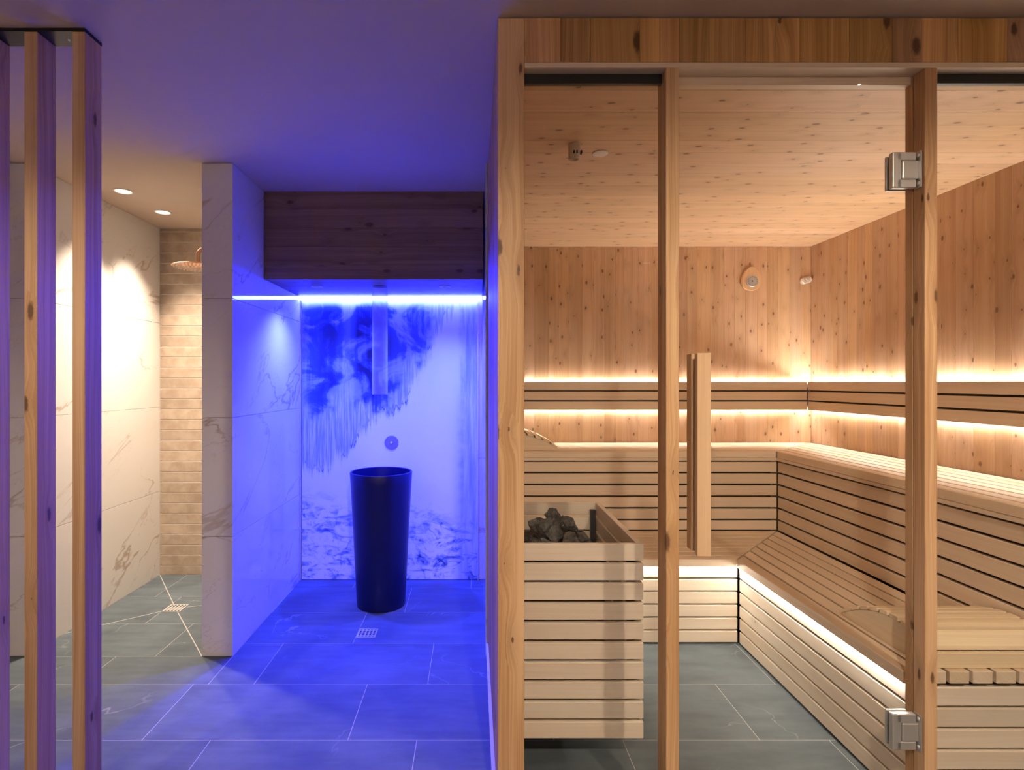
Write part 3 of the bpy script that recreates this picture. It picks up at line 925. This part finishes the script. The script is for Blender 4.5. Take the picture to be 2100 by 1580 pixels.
# ------------------------------------------------------------------ ice alcove
mural = empty('mural_panel', (XP1, YM, 0), 'printed ice-cave wall panel behind the ice basin in blue light', 'wall panel')
bm = bmesh.new()
bmesh.ops.create_cube(bm, size=1.0, matrix=Matrix.Translation((MUW / 2, 0.005, MUH / 2)) @ Matrix.Diagonal((MUW - 0.028, 0.010, MUH - 0.004, 1)))
mesh_obj('printed_sheet', bm, M['mural'], mural, (XP1, YM, 0.001))
box('edge_trim', XP1 + 0.002, XP1 + 0.008, YM - 0.006, YM + 0.011, 0.0, MUH, M['chrome'], mural)
box('edge_trim', XP1 + MUW - 0.014, XP1 + MUW - 0.008, YM - 0.006, YM + 0.011, 0.0, MUH, M['chrome'], mural)

ZB = 1.989
bulk = empty('ceiling_bulkhead', (-0.58, 3.4, ZB), 'dark knotty wooden bulkhead boxed under the ceiling above the ice basin', 'bulkhead')
YK = 3.234
zz = [ZB, 2.075, 2.178, 2.29, 2.398, 2.4985]
for za, zb in zip(zz, zz[1:]):
    box('front_board', XP1 + 0.004, XT - 0.006, YK, YK + 0.019, za, zb - 0.0006, M['bulk'], bulk, 0.0006)
yy = [YK + 0.0195, 3.36, 3.49, 3.62, 3.74, 3.862]
for ya, yb in zip(yy, yy[1:]):
    box('soffit_board', XP1 + 0.004, XT - 0.006, ya, yb - 0.0006, ZB + 0.0005, ZB + 0.019, M['bulk'], bulk, 0.0006)
box('core', XP1 + 0.006, XT - 0.008, YK + 0.02, 3.86, ZB + 0.02, 2.498, M['dark_fill'], bulk)

led = empty('led_strip', (-0.58, 3.89, ZB), 'bright blue-white light strip along the top of the ice picture', 'light strip')
box('housing', XP1 + 0.004, XT - 0.004, 3.864, YM - 0.002, ZB + 0.004, ZB + 0.022, M['steel'], led)
box('diffuser', XP1 + 0.004, XT - 0.004, 3.868, YM - 0.004, ZB - 0.018, ZB + 0.0035, M['led_blue'], led, 0.002)

def downlight(name, label, cat, group, x, y, z, r, lensmat, power, col, cone, blend, target=None, ringmat=None):
    t = empty(name, (x, y, z), label, cat, group)
    lathe('ring', [(r * 0.80, 0), (r, 0), (r, -0.003), (r * 0.86, -0.005), (r * 0.80, -0.002), (r * 0.80, 0)], ringmat or M['white'], t, (x, y, z - 0.0004), 32)
    lathe('lens', [(0, -0.0005), (r * 0.79, -0.0005), (r * 0.79, -0.0012), (0, -0.0012)], lensmat, t, (x, y, z - 0.0004), 32)
    spot('lamp', (x, y, z - 0.012), target or (x, y, 0), power, col, cone, blend, t, r * 0.7)
    return t
G = 'recessed lamps over the ice basin'
downlight('soffit_spot', 'left one of two small recessed spots under the wooden bulkhead', 'spotlight', G, -0.983, 3.48, ZB + 0.0005, 0.036, M['lens_blue'], P_BLUESPOT, BLUESPOT, 126, 1.0, ringmat=M['steel'])
downlight('soffit_spot', 'right one of two small recessed spots under the wooden bulkhead', 'spotlight', G, -0.183, 3.48, ZB + 0.0005, 0.036, M['lens_blue'], P_BLUESPOT, BLUESPOT, 126, 1.0, ringmat=M['steel'])

# clear chute
tb = empty('ice_chute', (-0.5875, 3.47, ZB), 'clear acrylic chute hanging from the bulkhead above the ice basin', 'tube')
lathe('tube_wall', [(0.0485, 0), (0.0485, -0.675), (0.0455, -0.675), (0.0455, 0), (0.0485, 0)], M['tube'], tb, (-0.5875, 3.47, ZB - 0.0005), 48)
lathe('mouth', [(0, 0), (0.045, 0), (0.045, -0.002), (0, -0.002)], M['hole'], tb, (-0.5875, 3.47, ZB - 0.0005), 32)

# basin
bs = empty('ice_basin', (-0.582, 3.49, 0), 'tall tapered dark glazed ice basin standing in the blue alcove', 'basin')
lathe('body', [(0, 0.0), (0.146, 0.0), (0.150, 0.004), (0.160, 0.20), (0.176, 0.52), (0.190, 0.77), (0.194, 0.826), (0.192, 0.831), (0.187, 0.832), (0.182, 0.829), (0.176, 0.74), (0.160, 0.60), (0.10, 0.53), (0, 0.52)], M['basin'], bs, (-0.582, 3.49, 0.0), 72)
lathe('drain_plug', [(0, 0.004), (0.022, 0.004), (0.024, 0.0), (0, 0.0)], M['steel'], bs, (-0.582, 3.49, 0.5215), 20)

# push button valve on the picture
vb = empty('push_valve', (-0.579, YM, 0.967), 'round steel push-button plate on the ice picture above the basin', 'valve')
lathe('plate', [(0, 0), (0.049, 0), (0.049, 0.004), (0.047, 0.006), (0, 0.006)], M['valve'], vb, (-0.579, YM - 0.0005, 0.967), 40, 'y')
lathe('button', [(0, 0), (0.008, 0), (0.008, 0.006), (0.005, 0.008), (0, 0.006)], M['chrome'], vb, (-0.579, YM - 0.0065, 0.967), 20, 'y')

# floor drains
def drain(label, cx, cy, s_):
    t = empty('floor_drain', (cx, cy, 0), label, 'drain', 'square floor drains')
    h_ = s_ / 2
    box('recess', cx - h_ * 0.9, cx + h_ * 0.9, cy - h_ * 0.9, cy + h_ * 0.9, 0.0002, 0.0008, M['hole'], t)
    for (a, b, c, d) in ((-1, 1, -1, -.84), (-1, 1, .84, 1), (-1, -.84, -.84, .84), (.84, 1, -.84, .84)):
        box('frame', cx + a * h_, cx + b * h_, cy + c * h_, cy + d * h_, 0.0002, 0.003, M['chrome'], t)
    for k in range(4):
        c = -0.56 + k * 0.373
        box('grate_bar', cx - 0.84 * h_, cx + 0.84 * h_, cy + (c - .07) * h_, cy + (c + .07) * h_, 0.0009, 0.0026, M['chrome'], t)
        box('grate_bar', cx + (c - .07) * h_, cx + (c + .07) * h_, cy - 0.84 * h_, cy + 0.84 * h_, 0.0009, 0.0028, M['chrome'], t)
drain('small square steel floor drain in front of the ice basin', -0.59, 3.075, 0.105)
drain('small square steel floor drain in the shower where pale joints meet', DR[0], DR[1], 0.110)

# ------------------------------------------------------------------ shower fittings
sh = empty('shower_head', (-1.77, 3.56, 2.129), 'round copper rain shower head on a hooked arm from the partition', 'shower head')
lathe('disc', [(0, 0.010), (0.03, 0.010), (0.145, 0.004), (0.150, 0.001), (0.150, -0.002), (0.147, -0.004), (0, -0.004)], M['copper'], sh, (-1.77, 3.56, 2.129), 56)
pts = [(-1.77, 3.56, 2.138), (-1.77, 3.56, 2.20)]
for k in range(1, 9):
    a = math.pi / 2 * k / 8
    pts.append((-1.77 + 0.045 * (1 - math.cos(a)), 3.56, 2.20 + 0.045 * math.sin(a)))
pts.append((XP0 - 0.001, 3.56, 2.245))
tube('arm', pts, 0.012, M['copper'], sh)
lathe('collar', [(0, 0), (0.020, 0), (0.018, 0.02), (0.012, 0.022), (0, 0.022)], M['copper'], sh, (-1.77, 3.56, 2.138), 24)
bm = bmesh.new()
for rr, nn in ((0.02, 6), (0.045, 12), (0.07, 20), (0.095, 26), (0.12, 32), (0.138, 38)):
    for k in range(nn):
        a = 2 * math.pi * k / nn
        bmesh.ops.create_cone(bm, cap_ends=True, segments=5, radius1=0.0032, radius2=0.0042, depth=0.004, matrix=Matrix.Translation((rr * math.cos(a), rr * math.sin(a), -0.0055)))
nz = mesh_obj('nozzles', bm, M['white'], sh, (-1.77, 3.56, 2.129))
nz['kind'] = 'stuff'

GS = 'recessed downlights in the shower ceiling'
downlight('downlight', 'recessed round downlight in the shower ceiling, nearer the slat screen', 'downlight', GS, -2.035, 3.226, H, 0.052, M['lens_warm'], P_SHOWER, SHOWER, 92, 1.0, (-1.76, 3.226, 0))
downlight('downlight', 'recessed round downlight in the shower ceiling, nearer the shower head', 'downlight', GS, -2.027, 3.622, H, 0.052, M['lens_warm'], P_SHOWER, SHOWER, 92, 1.0, (-1.76, 3.60, 0))

# ------------------------------------------------------------------ lobby downlights on the near side of the room, plus added fill lamps
LOBBY = (
    (-0.95, 0.8, -0.95, 1.6, 0.0, P_LOBBY * 0.42, 110, 'added fill lamp in the ceiling between the slat screen and the sauna'),  # extra lamp added to lighten the slat sides and partition front
    (-1.95, 0.5, -1.75, 1.9, 0.0, P_LOBBY * 0.9, 96, 'recessed ceiling downlight in front of the slat screen'),
    (0.26, -0.3, 0.9, 2.5, 0.0, P_LOBBY * 1.95, 74, 'recessed ceiling downlight facing the sauna corner post'),
    (1.316, -0.3, 1.6, 2.5, 0.0, P_LOBBY * 1.95, 74, 'recessed ceiling downlight facing the sauna glass door'),
    (-1.6, -1.7, -1.6, RY0, 1.3, P_FILL, 130, 'leftmost added fill lamp bouncing light off the rear lobby wall'),  # this and the next two are added for soft frontal light
    (0.0, -1.7, 0.0, RY0, 1.3, P_FILL, 130, 'middle added fill lamp bouncing light off the rear lobby wall'),
    (1.6, -1.7, 1.6, RY0, 1.3, P_FILL, 130, 'rightmost added fill lamp bouncing light off the rear lobby wall'))
for (x, y, tx, ty, tz, pw, cone, lab) in LOBBY:
    downlight('downlight', lab, 'downlight', 'lobby downlights', x, y, H, 0.05, M['lens_warm'], pw, WARM, cone, 0.8, (tx, ty, tz))
